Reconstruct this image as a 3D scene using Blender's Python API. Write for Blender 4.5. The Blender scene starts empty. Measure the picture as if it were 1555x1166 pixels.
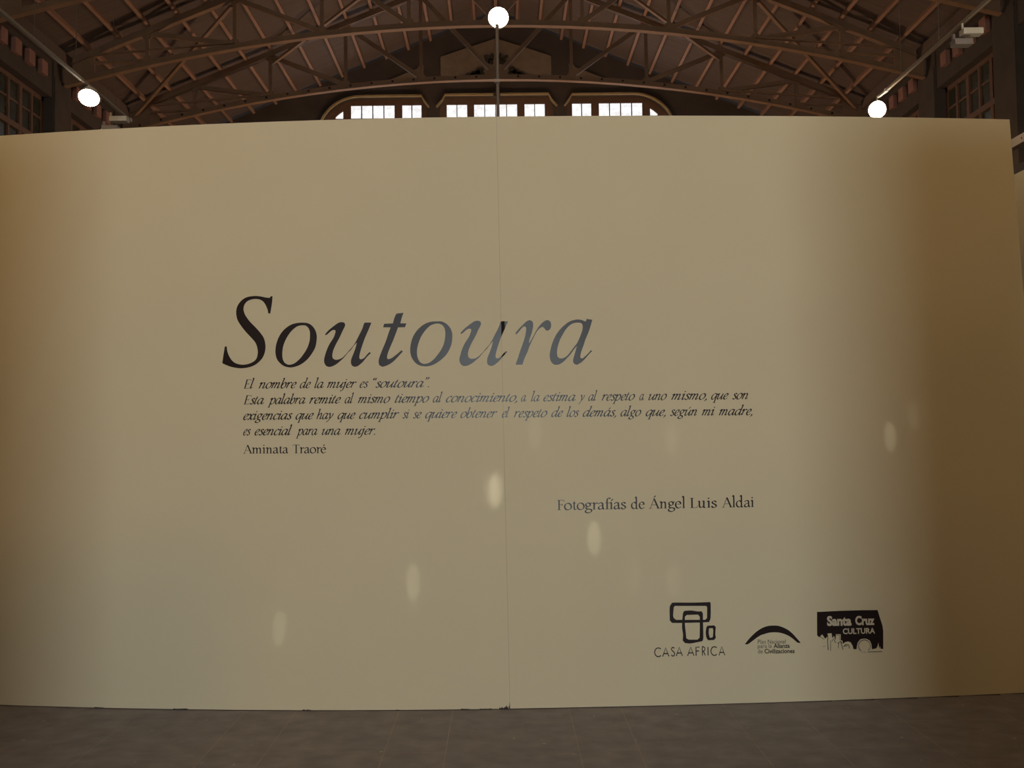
import bpy, bmesh, math, random
from mathutils import Vector, Matrix
from mathutils.geometry import tessellate_polygon
random.seed(7)
scene = bpy.context.scene
COL = scene.collection
R = math.radians

# ---------------------------------------------------------------- camera, sky, sun, daylight, exposure
CAM_F = 1560.0                     # focal length in pixels of a 1555 px wide frame
fwd = Vector((-16.5, -73.0, -CAM_F)).normalized()
up = Vector((-0.01335, 1.0, 0.0)); up = (up - fwd * up.dot(fwd)).normalized()
right = fwd.cross(up)
cam_data = bpy.data.cameras.new('camera'); cam = bpy.data.objects.new('camera', cam_data); COL.objects.link(cam)
cam_data.sensor_width = 36.0; cam_data.lens = 36.0 * CAM_F / 1555.0
cam_data.clip_start = 0.05; cam_data.clip_end = 200
cam.matrix_world = Matrix.Translation((0, 0, 1.6)) @ Matrix((right, fwd, up)).to_4x4()
scene.camera = cam

world = bpy.data.worlds.new('world'); scene.world = world; world.use_nodes = True
bg = world.node_tree.nodes['Background']
bg.inputs[0].default_value = (0.93, 0.96, 1.0, 1); bg.inputs[1].default_value = 1.35

def add_light(name, kind, loc, energy, color, size=0.1, direction=None, **kw):
    d = bpy.data.lights.new(name, kind); d.energy = energy; d.color = color
    if kind == 'AREA':
        d.shape = 'RECTANGLE'; d.size = size[0]; d.size_y = size[1]
    elif kind != 'SUN':
        d.shadow_soft_size = size
    for k, v in kw.items(): setattr(d, k, v)
    o = bpy.data.objects.new(name, d); COL.objects.link(o); o.location = loc
    if direction is not None: o.rotation_euler = Vector(direction).to_track_quat('-Z', 'Z' if abs(direction[2]) < .9 else 'Y').to_euler()
    return o

SUN_EL = R(66)
sun = add_light('sun', 'SUN', (0, -20, 30), 13.0, (1.0, 0.96, 0.86), direction=(0, math.cos(SUN_EL), -math.sin(SUN_EL)), angle=R(0.36))
# daylight in the entrance doorway of the hall, ten metres behind the camera
DOOR_W, DOOR_H, DOOR_Y = 4.4, 4.4, -10.0
door_light = add_light('entrance_daylight', 'AREA', (0.0, DOOR_Y + .05, DOOR_H / 2), 545.0, (0.90, 0.98, 1.0), (DOOR_W, DOOR_H), direction=(0, 1, 0))
# warm lamps high in the front hall; the paler ones are added fill
WARM = (1.0, 0.54, 0.10)
for x, y, z, e, c in [(-3.2, -0.6, 7.0, 165, WARM), (3.0, -0.6, 7.0, 66, WARM), (-5.0, 3.6, 5.0, 46, WARM), (5.2, 3.6, 5.0, 20, WARM), (0, -3.5, 6.5, 40, (1.0, .80, .56)), (2.7, 1.8, 6.0, 62, (1.0, .82, .62)), (-3.0, 1.8, 6.0, 16, (1.0, .70, .40))]:
    add_light('hall_lamp_and_fill', 'POINT', (x, y, z), e, c, 0.45)
# lamps of the exhibition behind the wall; they light the roof from below
for x, y, z, e, c in [(-5.0, 14.5, 4.2, 22, (1, .62, .30)), (6.6, 16.0, 4.2, 62, (1, .58, .24)), (-2.2, 23.5, 4.6, 320, (1, .64, .40)), (2.2, 23.5, 4.6, 320, (1, .64, .40))]:
    add_light('exhibition_lamp_light', 'POINT', (x, y, z), e, c, 0.12)

scene.view_settings.view_transform = 'Standard'
try: scene.view_settings.look = 'None'
except Exception: pass
scene.view_settings.exposure = 0.0; scene.view_settings.gamma = 1.0
scene.view_settings.use_curve_mapping = False
scene.cycles.max_bounces = 8; scene.cycles.diffuse_bounces = 4; scene.cycles.sample_clamp_indirect = 4.0
scene.cycles.use_denoising = True

# ---------------------------------------------------------------- helpers
def tag(o, label=None, cat=None, group=None, kind=None):
    if label: o['label'] = label
    if cat: o['category'] = cat
    if group: o['group'] = group
    if kind: o['kind'] = kind
    return o

def empty(name, loc=(0, 0, 0), rz=0.0):
    o = bpy.data.objects.new(name, None); COL.objects.link(o)
    o.location = loc; o.rotation_euler = (0, 0, rz); o.empty_display_size = .1
    return o

class MB:
    def __init__(s): s.v = []; s.f = []
    def add(s, vs, fs):
        n = len(s.v); s.v += [tuple(v) for v in vs]; s.f += [tuple(i + n for i in f) for f in fs]; return s
    def box(s, a, b):
        x0, y0, z0 = a; x1, y1, z1 = b
        if x0 > x1: x0, x1 = x1, x0
        if y0 > y1: y0, y1 = y1, y0
        if z0 > z1: z0, z1 = z1, z0
        return s.add([(x0,y0,z0),(x1,y0,z0),(x1,y1,z0),(x0,y1,z0),(x0,y0,z1),(x1,y0,z1),(x1,y1,z1),(x0,y1,z1)],
                     [(3,2,1,0),(4,5,6,7),(0,1,5,4),(1,2,6,5),(2,3,7,6),(3,0,4,7)])
    def bar(s, p, q, w, h, side=None):
        """rectangular bar from p to q; w is its width along `side`, h its height square to it"""
        p = Vector(p); q = Vector(q); d = (q - p).normalized()
        sd = Vector(side) if side else Vector((0, 1, 0))
        sd = (sd - d * sd.dot(d)).normalized(); u = sd.cross(d)
        vs = [c + sd * (a * w / 2) + u * (b * h / 2) for c in (p, q) for a, b in ((-1,-1),(1,-1),(1,1),(-1,1))]
        return s.add(vs, [(0,1,2,3),(7,6,5,4),(0,4,5,1),(1,5,6,2),(2,6,7,3),(3,7,4,0)])
    def tube(s, p, q, r, n=10, r2=None):
        p = Vector(p); q = Vector(q); d = (q - p).normalized(); r2 = r if r2 is None else r2
        a = d.orthogonal().normalized(); b = d.cross(a)
        vs = [p + (a * math.cos(t) + b * math.sin(t)) * r for t in [2*math.pi*i/n for i in range(n)]]
        vs += [q + (a * math.cos(t) + b * math.sin(t)) * r2 for t in [2*math.pi*i/n for i in range(n)]]
        fs = [(i, (i+1) % n, n + (i+1) % n, n + i) for i in range(n)] + [tuple(range(n-1, -1, -1)), tuple(range(n, 2*n))]
        return s.add(vs, fs)
    def slab(s, loops, place, depth):
        """polygon with holes (first loop outer), extruded: place(u, v, d) gives the point; d runs 0..depth"""
        loops = [list(l) for l in loops]
        flat = [p for l in loops for p in l]; n = len(flat)
        tris = tessellate_polygon([[Vector((p[0], p[1], 0)) for p in l] for l in loops])
        vs = [place(p[0], p[1], 0) for p in flat] + [place(p[0], p[1], depth) for p in flat]
        fs = []
        for t in tris:
            fs.append(tuple(t)); fs.append(tuple(n + i for i in reversed(t)))
        k = 0
        for l in loops:
            m = len(l)
            for i in range(m):
                a, b = k + i, k + (i + 1) % m
                fs.append((a, b, n + b, n + a))
            k += m
        return s.add(vs, fs)
    def build(s, name, mat, parent=None, smooth=False, bevel=0.0, fixn=True):
        me = bpy.data.meshes.new(name); me.from_pydata(s.v, [], s.f)
        bm = bmesh.new(); bm.from_mesh(me)
        if fixn: bmesh.ops.recalc_face_normals(bm, faces=bm.faces)
        if bevel: bmesh.ops.bevel(bm, geom=[e for e in bm.edges if e.calc_face_angle(0) > .6], offset=bevel, segments=2, affect='EDGES', profile=.5)
        bm.to_mesh(me); bm.free()
        if smooth:
            for p in me.polygons: p.use_smooth = True
        me.materials.append(mat)
        o = bpy.data.objects.new(name, me); COL.objects.link(o)
        if parent: o.parent = parent
        return o

def material(name, color, rough=.6, metal=0.0, var=0.0, scale=4.0, bump=0.0, color2=None, stretch=(1,1,1), spec=0.5, bscale=None, bdist=.01):
    m = bpy.data.materials.new(name); m.use_nodes = True; nt = m.node_tree; N = nt.nodes; K = nt.links
    b = N['Principled BSDF']; b.inputs['Roughness'].default_value = rough; b.inputs['Metallic'].default_value = metal
    b.inputs['Specular IOR Level'].default_value = spec
    c = (*color, 1)
    if var or color2 or bump:
        tc = N.new('ShaderNodeTexCoord'); mp = N.new('ShaderNodeMapping'); mp.inputs['Scale'].default_value = stretch
        K.new(tc.outputs['Object'], mp.inputs['Vector'])
        nz = N.new('ShaderNodeTexNoise'); nz.inputs['Scale'].default_value = scale; nz.inputs['Detail'].default_value = 6
        K.new(mp.outputs[0], nz.inputs['Vector'])
        rp = N.new('ShaderNodeValToRGB'); rp.color_ramp.elements[0].position = .3; rp.color_ramp.elements[1].position = .7
        rp.color_ramp.elements[0].color = (*[v * (1 - var) for v in color], 1)
        rp.color_ramp.elements[1].color = (*(color2 or [min(1, v * (1 + var)) for v in color]), 1)
        K.new(nz.outputs['Fac'], rp.inputs[0]); K.new(rp.outputs[0], b.inputs['Base Color'])
        if bump:
            n2 = N.new('ShaderNodeTexNoise'); n2.inputs['Scale'].default_value = bscale or scale * 6; n2.inputs['Detail'].default_value = 4
            K.new(mp.outputs[0], n2.inputs['Vector'])
            bp = N.new('ShaderNodeBump'); bp.inputs['Strength'].default_value = bump; bp.inputs['Distance'].default_value = bdist
            K.new(n2.outputs['Fac'], bp.inputs['Height']); K.new(bp.outputs[0], b.inputs['Normal'])
    else:
        b.inputs['Base Color'].default_value = c
    return m

def emitter(name, color, strength):
    m = bpy.data.materials.new(name); m.use_nodes = True; b = m.node_tree.nodes['Principled BSDF']
    b.inputs['Base Color'].default_value = (*color, 1); b.inputs['Emission Color'].default_value = (*color, 1)
    b.inputs['Emission Strength'].default_value = strength
    return m

M = {
    'plaster': material('painted_panel', (0.79, 0.712, 0.505), .85, var=.015, scale=1.5, bump=.05, bscale=60, bdist=.002, spec=.2),
    'vinyl': material('black_vinyl', (0.020, 0.011, 0.011), .32, spec=.38),
    'matt_vinyl': material('dark_vinyl', (0.022, 0.014, 0.014), .30, spec=.3),
    'light_vinyl': material('cream_vinyl', (0.70, 0.64, 0.50), .6, spec=.2),
    'edge': material('bare_edge_and_gap_shade', (0.05, 0.04, 0.045), .9, var=.3, scale=30),
    'joint': material('joint_filler', (0.58, 0.51, 0.36), .9),
    'fleck': material('pale_paint_fleck', (0.5, 0.46, 0.38), .8),
    'tile': material('dark_stone_tile', (0.235, 0.218, 0.25), .50, var=.22, scale=7, bump=.12, bscale=45, bdist=.003, spec=.35),
    'grout': material('tile_grout', (0.42, 0.37, 0.34), .9, var=.2, scale=12),
    'steel': material('brown_painted_steel', (0.27, 0.165, 0.095), .55, var=.15, scale=3, bump=.06),
    'purlin': material('pine_purlin', (0.38, 0.225, 0.15), .65, var=.15, scale=5, stretch=(1, .2, 1)),
    'board': material('roof_boarding', (0.135, 0.098, 0.078), .8, var=.14, scale=3, stretch=(.25, 6, .25), bump=.25, bscale=14),
    'darkplaster': material('dark_render', (0.075, 0.060, 0.048), .9, var=.12, scale=2.5, bump=.1),
    'paleplaster': material('pale_render', (0.24, 0.18, 0.125), .9, var=.10, scale=5, bump=.15, bscale=20),
    'leaf': material('dark_relief', (0.045, 0.042, 0.028), .9, var=.2, scale=12),
    'brick': material('pink_corbel', (0.30, 0.155, 0.12), .8, var=.12, scale=8, bump=.1),
    'frame': material('brown_window_frame', (0.15, 0.08, 0.045), .6, var=.12, scale=6),
    'mould': material('ochre_moulding', (0.40, 0.30, 0.14), .7, var=.1, scale=6),
    'white': material('white_painted_metal', (0.62, 0.58, 0.50), .45),
    'grey': material('grey_painted_metal', (0.26, 0.23, 0.22), .4),
    'track': material('aluminium_track', (0.30, 0.25, 0.19), .6),
    'pole': material('dark_metal_pole', (0.16, 0.12, 0.09), .5),
    'wire': material('steel_wire', (0.12, 0.11, 0.09), .5, metal=.6),
    'rail': material('tan_painted_beam', (0.42, 0.34, 0.24), .6, var=.1, scale=8),
    'bolt': material('blackened_bolt', (0.03, 0.02, 0.018), .6, metal=.5),
    'chrome': material('chrome_screw', (0.85, 0.83, 0.8), .2, metal=1.0),
    'lens': emitter('lit_lamp_glass', (1.0, 0.90, 0.72), 40.0),
}
def glass(name, tint, dirt, clear):
    m = bpy.data.materials.new(name); m.use_nodes = True; nt = m.node_tree; N = nt.nodes; K = nt.links
    b = N['Principled BSDF']; b.inputs['Roughness'].default_value = .12; b.inputs['Base Color'].default_value = (*dirt, 1)
    t = N.new('ShaderNodeBsdfTransparent'); t.inputs[0].default_value = (*tint, 1)
    mx = N.new('ShaderNodeMixShader'); K.new(b.outputs[0], mx.inputs[1]); K.new(t.outputs[0], mx.inputs[2])
    tc = N.new('ShaderNodeTexCoord'); nz = N.new('ShaderNodeTexNoise'); nz.inputs['Scale'].default_value = 7.0
    K.new(tc.outputs['Object'], nz.inputs['Vector'])
    mr = N.new('ShaderNodeMapRange'); mr.inputs[1].default_value = .35; mr.inputs[2].default_value = .62
    mr.inputs[3].default_value = clear - .13; mr.inputs[4].default_value = clear
    K.new(nz.outputs['Fac'], mr.inputs[0]); K.new(mr.outputs[0], mx.inputs[0]); K.new(mx.outputs[0], N['Material Output'].inputs[0])
    return m
M['pane'] = glass('dusty_glass', (1, .98, .96), (.5, .42, .35), .96)
M['darkpane'] = material('dark_glass', (0.045, 0.05, 0.035), .18, var=.3, scale=3)
M['litpane'] = material('glass_coloured_lit', (0.42, 0.42, 0.36), .3, var=.15, scale=6)  # pale colour alone makes a pane look lit

# ================================================================ the hall
HW = 8.75                          # half width to the pilaster faces
TR = [17.3, 20.5, 23.7]            # truss planes
BACK = 26.9
FRONT = -10.0
def roof_z(x): return 12.86 - 0.405 * abs(x)

# floor: base with a sunk bed, and the stone tiles that the photograph shows laid in it
tx = [-6.0, -5.39, -5.08, -4.47, -3.86, -3.55, -2.94, -2.13, -1.51, -1.21, -0.61, -0.30, 0.37, 0.67, 1.27, 1.65, 2.17, 2.78, 3.09, 3.70, 4.31, 4.62, 5.23, 6.0]
ty0, ty1 = 2.6, 7.4
mb = MB().box((-11, FRONT - 3, -.3), (11, BACK + .6, -.02))
mb.box((-11, FRONT - 3, -.02), (11, ty0, 0)).box((-11, ty1, -.02), (11, BACK + .6, 0))
mb.box((-11, ty0, -.02), (tx[0], ty1, 0)).box((tx[-1], ty0, -.02), (11, ty1, 0))
floor = tag(mb.build('floor', M['tile']), kind='structure')
MB().box((tx[0], ty0, -.02), (tx[-1], ty1, -.0002)).build('grout_bed', M['grout'], floor)
for i in range(len(tx) - 1):
    y = ty0 - [0.0, .31, .12, .45][i % 4]
    L = .61 if tx[i+1] - tx[i] > .4 else .92
    while y < ty1:
        a, b = max(y, ty0) + .0015, min(y + L, ty1) - .0015
        if b - a > .03:
            h = random.uniform(0.0, .0003)
            MB().box((tx[i] + .0015, a, -.02), (tx[i+1] - .0015, b, h)).build('floor_tile', M['tile'], floor)
        y += L

mb = MB()                          # pale paint flecks and scuffs on the tiles
for i in range(34):
    x, y = random.uniform(-3, 3), random.uniform(4.8, 5.95); w, l, a = random.uniform(.002, .007), random.uniform(.003, .014), random.uniform(0, 3)
    c, s_ = math.cos(a), math.sin(a); q = [(x + u * c - v * s_, y + u * s_ + v * c) for u, v in ((-l, -w * .4), (l * .3, -w), (l, w * .3), (-l * .2, w))]
    mb.add([(u, v, .0005) for u, v in q] + [(u, v, .0014) for u, v in q], [(3, 2, 1, 0), (4, 5, 6, 7), (0, 1, 5, 4), (1, 2, 6, 5), (2, 3, 7, 6), (3, 0, 4, 7)])
tag(mb.build('paint_flecks', M['fleck'], floor), kind='stuff')

# ceiling: two boarded slopes; the left and right slope each have a few small gaps that let sun through
ceiling = tag(empty('ceiling'), kind='structure')
SPOTS = [(-0.046, 1.295, .046), (-0.066, 1.31, .026), (-0.524, 0.79, .023), (-0.522, 0.70, .014), (0.534, 1.015, .026), (-1.309, 0.62, .021),
         (2.317, 1.768, .021), (2.465, 1.92, .015), (1.0025, 1.61, .016), (0.197, 1.62, .016), (0.76, .80, .014), (0.993, .79, .016), (2.36, .82, .013)]
cs, sn = math.cos(SUN_EL), math.sin(SUN_EL)
def hole_at(x, z):
    yw = 6.0; zr = roof_z(x); t = (zr - z) / sn
    return x, yw - t * cs
for side in (-1, 1):
    loops = [[(0, FRONT - .4), (side * 9.6, FRONT - .4), (side * 9.6, BACK + .3), (0, BACK + .3)]]
    for x, z, r in SPOTS:
        if x * side > 0:
            hx, hy = hole_at(x, z)
            loops.append([(hx - r/2, hy - r * .35), (hx + r/2, hy - r * .35), (hx + r/2, hy + r * .35), (hx - r/2, hy + r * .35)])
    mb = MB().slab(loops, lambda u, v, d: (u, v, roof_z(u) + d), .012)
    mb.build('roof_boarding', M['board'], ceiling)
PUR = 0.586
for side in (-1, 1):
    for n in range(1, 16):
        x = side * PUR * n; z = roof_z(x)
        y0 = 8.0
        MB().bar((x, y0, z - .070), (x, BACK, z - .070), .065, .14, side=(1, 0, -.405 * side)).build('purlin', M['purlin'], ceiling)
MB().bar((0, 8.0, 12.74), (0, BACK, 12.74), .08, .20, side=(1, 0, 0)).build('ridge_beam', M['purlin'], ceiling)
for side in (-1, 1):               # wall plate under the eaves
    MB().box((side * 8.55, 8.0, 9.05), (side * 8.75, BACK, 9.25)).build('wall_plate', M['board'], ceiling)

# side walls with recessed clerestory windows between pilasters
PIL = [14.1] + TR + [BACK]
bays = [(PIL[i] + .4, PIL[i+1] - .4) for i in range(4)]
ZT, ZB = 8.32, 5.4
win_no = 4
for side, wname in ((-1, 'wall_left'), (1, 'wall_right')):
    X0, X1 = side * HW, side * (HW + .45)
    mb = MB().box((X0, FRONT, 0), (X1, BACK, ZB))
    mb.box((X0, FRONT, ZB), (X1, PIL[0] + .4, 9.35))
    for a, b in bays: mb.box((X0 + side * .03, a, ZT), (X1, b, 9.35))
    for p in PIL[1:]: mb.box((X0, p - .4, ZB), (X1, min(p + .4, BACK), 9.35))
    mb.box((side * 9.2, FRONT, 9.35), (side * 9.6, BACK, 9.05))
    wall = tag(mb.build(wname, M['darkplaster']), kind='structure')
    for p in TR:                   # pilaster cladding faces
        MB().box((X0 - side * .02, p - .38, 5.0), (X0, p + .38, 8.74)).build('pilaster', M['darkplaster'], wall)
    for a, b in bays:              # corbels under the eaves
        k = a + .12
        while k < b - .25:
            MB().box((X0 + side * .03, k, 8.60), (X0 - side * .07, k + .25, 8.87)).build('corbel', M['brick'], wall, bevel=.012)
            k += .54
    for bi, (a, b) in enumerate(bays):
        xf = side * (HW + .20)
        fr = MB()                  # outer frame of the window
        fr.box((xf, a, ZT - .09), (xf + side * .08, b, ZT)).box((xf, a, ZB), (xf + side * .08, b, ZB + .09))
        fr.box((xf, a, ZB), (xf + side * .08, a + .08, ZT)).box((xf, b - .08, ZB), (xf + side * .08, b, ZT))
        w = tag(fr.build('window_%d' % win_no, M['frame']), kind='structure'); win_no += 1
        n = 5; step = (b - a - .08) / n
        xs = [a + .04 + step * i for i in range(n + 1)]
        MB().box((xf - side * .02, a + .08, 7.36), (xf + side * .07, b - .08, 7.47)).build('transom', M['frame'], w)
        for i in range(1, n):
            wd = .055 if i % 2 else .035
            MB().box((xf - side * .01, xs[i] - wd, ZB + .09), (xf + side * .07, xs[i] + wd, ZT - .09)).build('mullion', M['frame'], w)
        zs = [(ZB + .09, 6.35), (6.39, 7.36), (7.47, 7.86), (7.89, ZT - .09)]
        for i in range(n):
            MB().box((xf + side * .01, xs[i] + .04, 7.855), (xf + side * .05, xs[i+1] - .04, 7.895)).build('glazing_bar', M['frame'], w)
            for zi, (z0, z1) in enumerate(zs):
                pale = side == 1 and bi == 1 and i <= 0 and zi == 1
                MB().box((xf + side * .03, xs[i] + .02, z0), (xf + side * .036, xs[i+1] - .02, z1)).build('pane', M['litpane' if pale else 'darkpane'], w)

# end wall: gable with a triple window, pale relief panels and a leaf ornament
def back(u, v, d): return (u, BACK + d, v)
def arcpts(cx, cz, rx, rz, a0, a1, n): return [(cx + rx * math.cos(R(a0 + (a1 - a0) * i / n)), cz + rz * math.sin(R(a0 + (a1 - a0) * i / n))) for i in range(n + 1)]
OB = 7.0
def mirror(l): return [(-x, z) for x, z in reversed(l)]
left_open = [(-1.86, OB), (-1.86, 10.20), (-1.90, 10.33), (-2.0, 10.50), (-3.60, 10.50)] + arcpts(-3.60, 9.48, 1.12, 1.02, 93, 180, 14) + [(-4.72, OB)]
mid_open = [(-1.52, OB), (-1.52, 10.20), (-1.46, 10.36), (-1.36, 10.52), (1.36, 10.52), (1.46, 10.36), (1.52, 10.20), (1.52, OB)]
right_open = mirror(left_open)
outline = [(-9.2, 0), (9.2, 0), (9.2, 9.05), (0, 12.79), (-9.2, 9.05)]
wb = tag(MB().slab([outline, left_open, mid_open, right_open], back, .45).build('wall_back', M['darkplaster']), kind='structure')
relief = [(-1.48, 10.90), (1.46, 10.90), (1.46, 11.57), (0, 12.06), (-1.48, 11.57)]
MB().slab([relief], lambda u, v, d: (u, BACK - d, v), .04).build('relief_panel', M['paleplaster'], wb)
for s in (-1, 1):
    tri = [(s * 1.93, 10.88), (s * 1.93, 11.36), (s * 2.06, 11.33), (s * 2.10, 11.26), (s * 3.05, 10.88)]
    MB().slab([tri], lambda u, v, d: (u, BACK - d, v), .04).build('relief_panel', M['paleplaster'], wb)
def leaf(cx, cz, L, W, ang):
    pts = []
    for i in range(10):
        t = 2 * math.pi * i / 10; u = L * math.cos(t); v = W * math.sin(t) * (1 + .25 * math.cos(t * 3))
        pts.append((cx + u * math.cos(ang) - v * math.sin(ang), cz + u * math.sin(ang) + v * math.cos(ang)))
    return pts
for s in (-1, 1):
    for cx, cz, L, W, a in [(.86, 10.97, .17, .07, -.2), (.70, 11.05, .17, .08, -.35), (.56, 11.10, .15, .09, -.5), (.44, 11.18, .13, .08, -.6), (.66, 10.96, .2, .06, 0), (.40, 11.05, .12, .07, -.8),
                            (.14, 11.42, .08, .07, .9), (.22, 11.52, .12, .05, .5), (.10, 11.56, .1, .045, 1.35), (.25, 11.41, .09, .05, .1)]:
        MB().slab([leaf(s * cx, cz, L, W, a * s)], lambda u, v, d: (u, BACK - .04 - d, v), .03).build('leaf_ornament', M['leaf'], wb)

def ribbon(pts, w, d0, d1, mat, name, parent):
    """moulding of width w that follows pts in the plane of the end wall"""
    n = len(pts); L = []; Rr = []
    for i, p in enumerate(pts):
        a = Vector(pts[max(i-1, 0)]); b = Vector(pts[min(i+1, n-1)]); d = (b - a).normalized(); nn = Vector((-d.y, d.x))
        L.append(tuple(Vector(p) + nn * w/2)); Rr.append(tuple(Vector(p) - nn * w/2))
    return MB().slab([L + Rr[::-1]], lambda u, v, d: (u, BACK - d0 - d, v), d1).build(name, mat, parent)
ml = left_open[2:-1]
mm = [(-1.60, 10.22), (-1.44, 10.40), (-1.37, 10.545), (1.37, 10.545), (1.44, 10.40), (1.60, 10.22)]
ribbon([(-1.80, 10.22), (-1.92, 10.38), (-2.0, 10.53)] + [(x, z + .03) for x, z in left_open[4:-1]], .045, 0, .09, M['mould'], 'window_moulding', wb)
ribbon(mm, .045, 0, .09, M['mould'], 'window_moulding', wb)
ribbon([(1.80, 10.22), (1.92, 10.38), (2.0, 10.53)] + [(-x, z + .03) for x, z in left_open[4:-1]], .045, 0, .09, M['mould'], 'window_moulding', wb)
MB().box((-.09, BACK - .12, 10.46), (.09, BACK, 10.60)).build('keystone', M['darkplaster'], wb)

def clip_arc(x):                   # top of the glass under the arch for a left window, at x
    t = max(-1, min(1, (x + 3.60) / .92)); return 9.48 + .84 * math.sqrt(max(0, 1 - t * t))
def grid_window(no, opening, groups, arch):
    """frame board with one hole per pane; a pane in each hole"""
    rows = [(9.985, 10.335), (9.52, 9.965), (9.05, 9.50), (8.58, 9.03), (8.11, 8.56), (7.64, 8.09)]
    holes = []
    for g in groups:
        for a, b in g:
            for z0, z1 in rows:
                lo, hi = min(a, b), max(a, b)
                if arch and hi - lo > .4:
                    zt = lambda x: min(z1, clip_arc(-abs(x)))
                    xs = [lo + (hi - lo) * i / 5 for i in range(6)]
                    top = [(x, zt(x)) for x in xs if zt(x) > z0 + .01]
                    if len(top) < 2: continue
                    if arch * (top[0][0] + top[-1][0]) == 0: continue
                    poly = [(top[0][0], z0)] + top + [(top[-1][0], z0)]
                    if top[0][1] - z0 < .012: poly = poly[1:]
                    holes.append(poly)
                else: holes.append([(lo, z0), (lo, z1), (hi, z1), (hi, z0)])
    inner = [(x * .999, z) for x, z in opening]
    w = MB().slab([inner] + holes, lambda u, v, d: (u, BACK + .12 + d, v), .05).build('window_%d' % no, M['frame'])
    tag(w, kind='structure')
    for h in holes:
        MB().slab([h], lambda u, v, d: (u, BACK + .145 + d, v), .006).build('pane', M['pane'], w)
def run(a, pitch, n, gap): return [(a + pitch * i, a + pitch * (i + 1) - gap) for i in range(n)]
gm = [run(-1.335, .283, 2, .022), run(-.605, .292, 4, .022), run(.74, .28, 2, .022)]
gl = [[(-4.60, -4.09)], run(-3.885, .296, 4, .025), run(-2.52, .268, 2, .025)]
gr = [[(-b, -a) for a, b in g] for g in gl]
grid_window(1, left_open, gl, -1); grid_window(2, mid_open, gm, 0); grid_window(3, right_open, gr, 1)

# wall behind the camera with the entrance opening
fo = [(-9.2, 0), (-DOOR_W/2, 0), (-DOOR_W/2, DOOR_H - .9)] + arcpts(0, DOOR_H - .9, DOOR_W/2, .9, 180, 0, 10)[1:] + [(DOOR_W/2, 0), (9.2, 0), (9.2, 9.05), (0, 12.79), (-9.2, 9.05)]
tag(MB().slab([fo], lambda u, v, d: (u, FRONT - d, v), .4).build('wall_front', M['darkplaster']), kind='structure')

# ================================================================ roof trusses
def low_z(x): return 9.90 - .0155 * x * x
def top_z(x): return 12.62 - 0.40 * abs(x)
NODE = 1.76
def truss(Y, label):
    t = tag(empty('roof_truss', (0, Y, 8.7)), label, 'truss', 'roof trusses')
    def P(x, z, dy=0): return (x, dy, z - 8.7)
    # lower chord: shallow arch of angle steel (web plate and bottom flange)
    xs = [-8.7 + 17.4 * i / 24 for i in range(25)]
    mb = MB()
    for a, b in zip(xs[:-1], xs[1:]):
        mb.bar(P(a, low_z(a)), P(b, low_z(b)), .02, .13)
        mb.bar(P(a, low_z(a) - .06), P(b, low_z(b) - .06), .14, .02)
    mb.build('lower_chord', M['steel'], t)
    mb = MB()
    for i in range(-17, 18):
        x = i * .49 + .02
        mb.box(P(x - .022, low_z(x) - .005, -.03), P(x + .022, low_z(x) + .035, -.005))
    if Y > 22: tag(mb.build('chord_bolts', M['bolt'], t), kind='stuff')
    for s in (-1, 1):
        mb = MB(); mb.bar(P(0, top_z(0)), P(s * 8.7, top_z(8.7)), .03, .14); mb.bar(P(0, top_z(0) - .075), P(s * 8.7, top_z(8.7) - .075), .13, .02)
        mb.build('rafter', M['steel'], t)
        for n in range(1, 5):
            x = s * NODE * n
            MB().bar(P(x, low_z(x)), P(x, top_z(x)), .06, .075, side=(0, 1, 0)).build('post', M['steel'], t)
            x2 = s * NODE * (n - 1)
            MB().bar(P(x, top_z(x) - .05, .02), P(x2, low_z(x2) + .05, .02), .06, .095).build('diagonal', M['steel'], t)
        for n in range(0, 5):      # gusset plates at the lower nodes
            x = s * NODE * n
            if n == 0 and s < 0: continue
            z = low_z(x)
            g = [(x - .17, z - .03), (x + .17, z - .03), (x + .06, z + .15), (x - .06, z + .15)] if n else [(x - .36, z - .03), (x + .36, z - .03), (x + .12, z + .27), (x - .12, z + .27)]
            MB().slab([[(a, b) for a, b in g]], lambda u, v, d: P(u, v, -.012 + d), .024).build('gusset_plate', M['steel'], t)
            if n:
                zt = top_z(x)
                MB().slab([[(x - .14, zt - .02 - .40 * (abs(x - .14) - abs(x))), (x + .14, zt - .02 - .40 * (abs(x + .14) - abs(x))), (x + .07, zt - .17), (x - .07, zt - .17)]], lambda u, v, d: P(u, v, -.012 + d), .024).build('gusset_plate', M['steel'], t)
        # end plate with its web ties
        MB().slab([[(s * 8.7, 8.70), (s * 8.10, 8.84), (s * 8.10, 9.30), (s * 8.7, 9.12)]], lambda u, v, d: P(u, v, -.015 + d), .03).build('end_plate', M['steel'], t)
        MB().bar(P(s * 8.15, 9.15), P(s * NODE * 4, low_z(NODE * 4) + .07), .05, .05).build('tie', M['steel'], t)
        MB().bar(P(s * 8.15, 9.29, -.05), P(s * NODE * 3, low_z(NODE * 3) + .06, -.05), .06, .035).build('tie', M['steel'], t)
    return t
truss(TR[0], 'nearest brown steel roof truss, only its ends show at the upper photo corners')
truss(TR[1], 'middle brown steel roof truss, its arched chord passes behind the central lamp')
truss(TR[2], 'farthest brown steel roof truss, bolt-dotted arched chord just above the gable windows')

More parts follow.
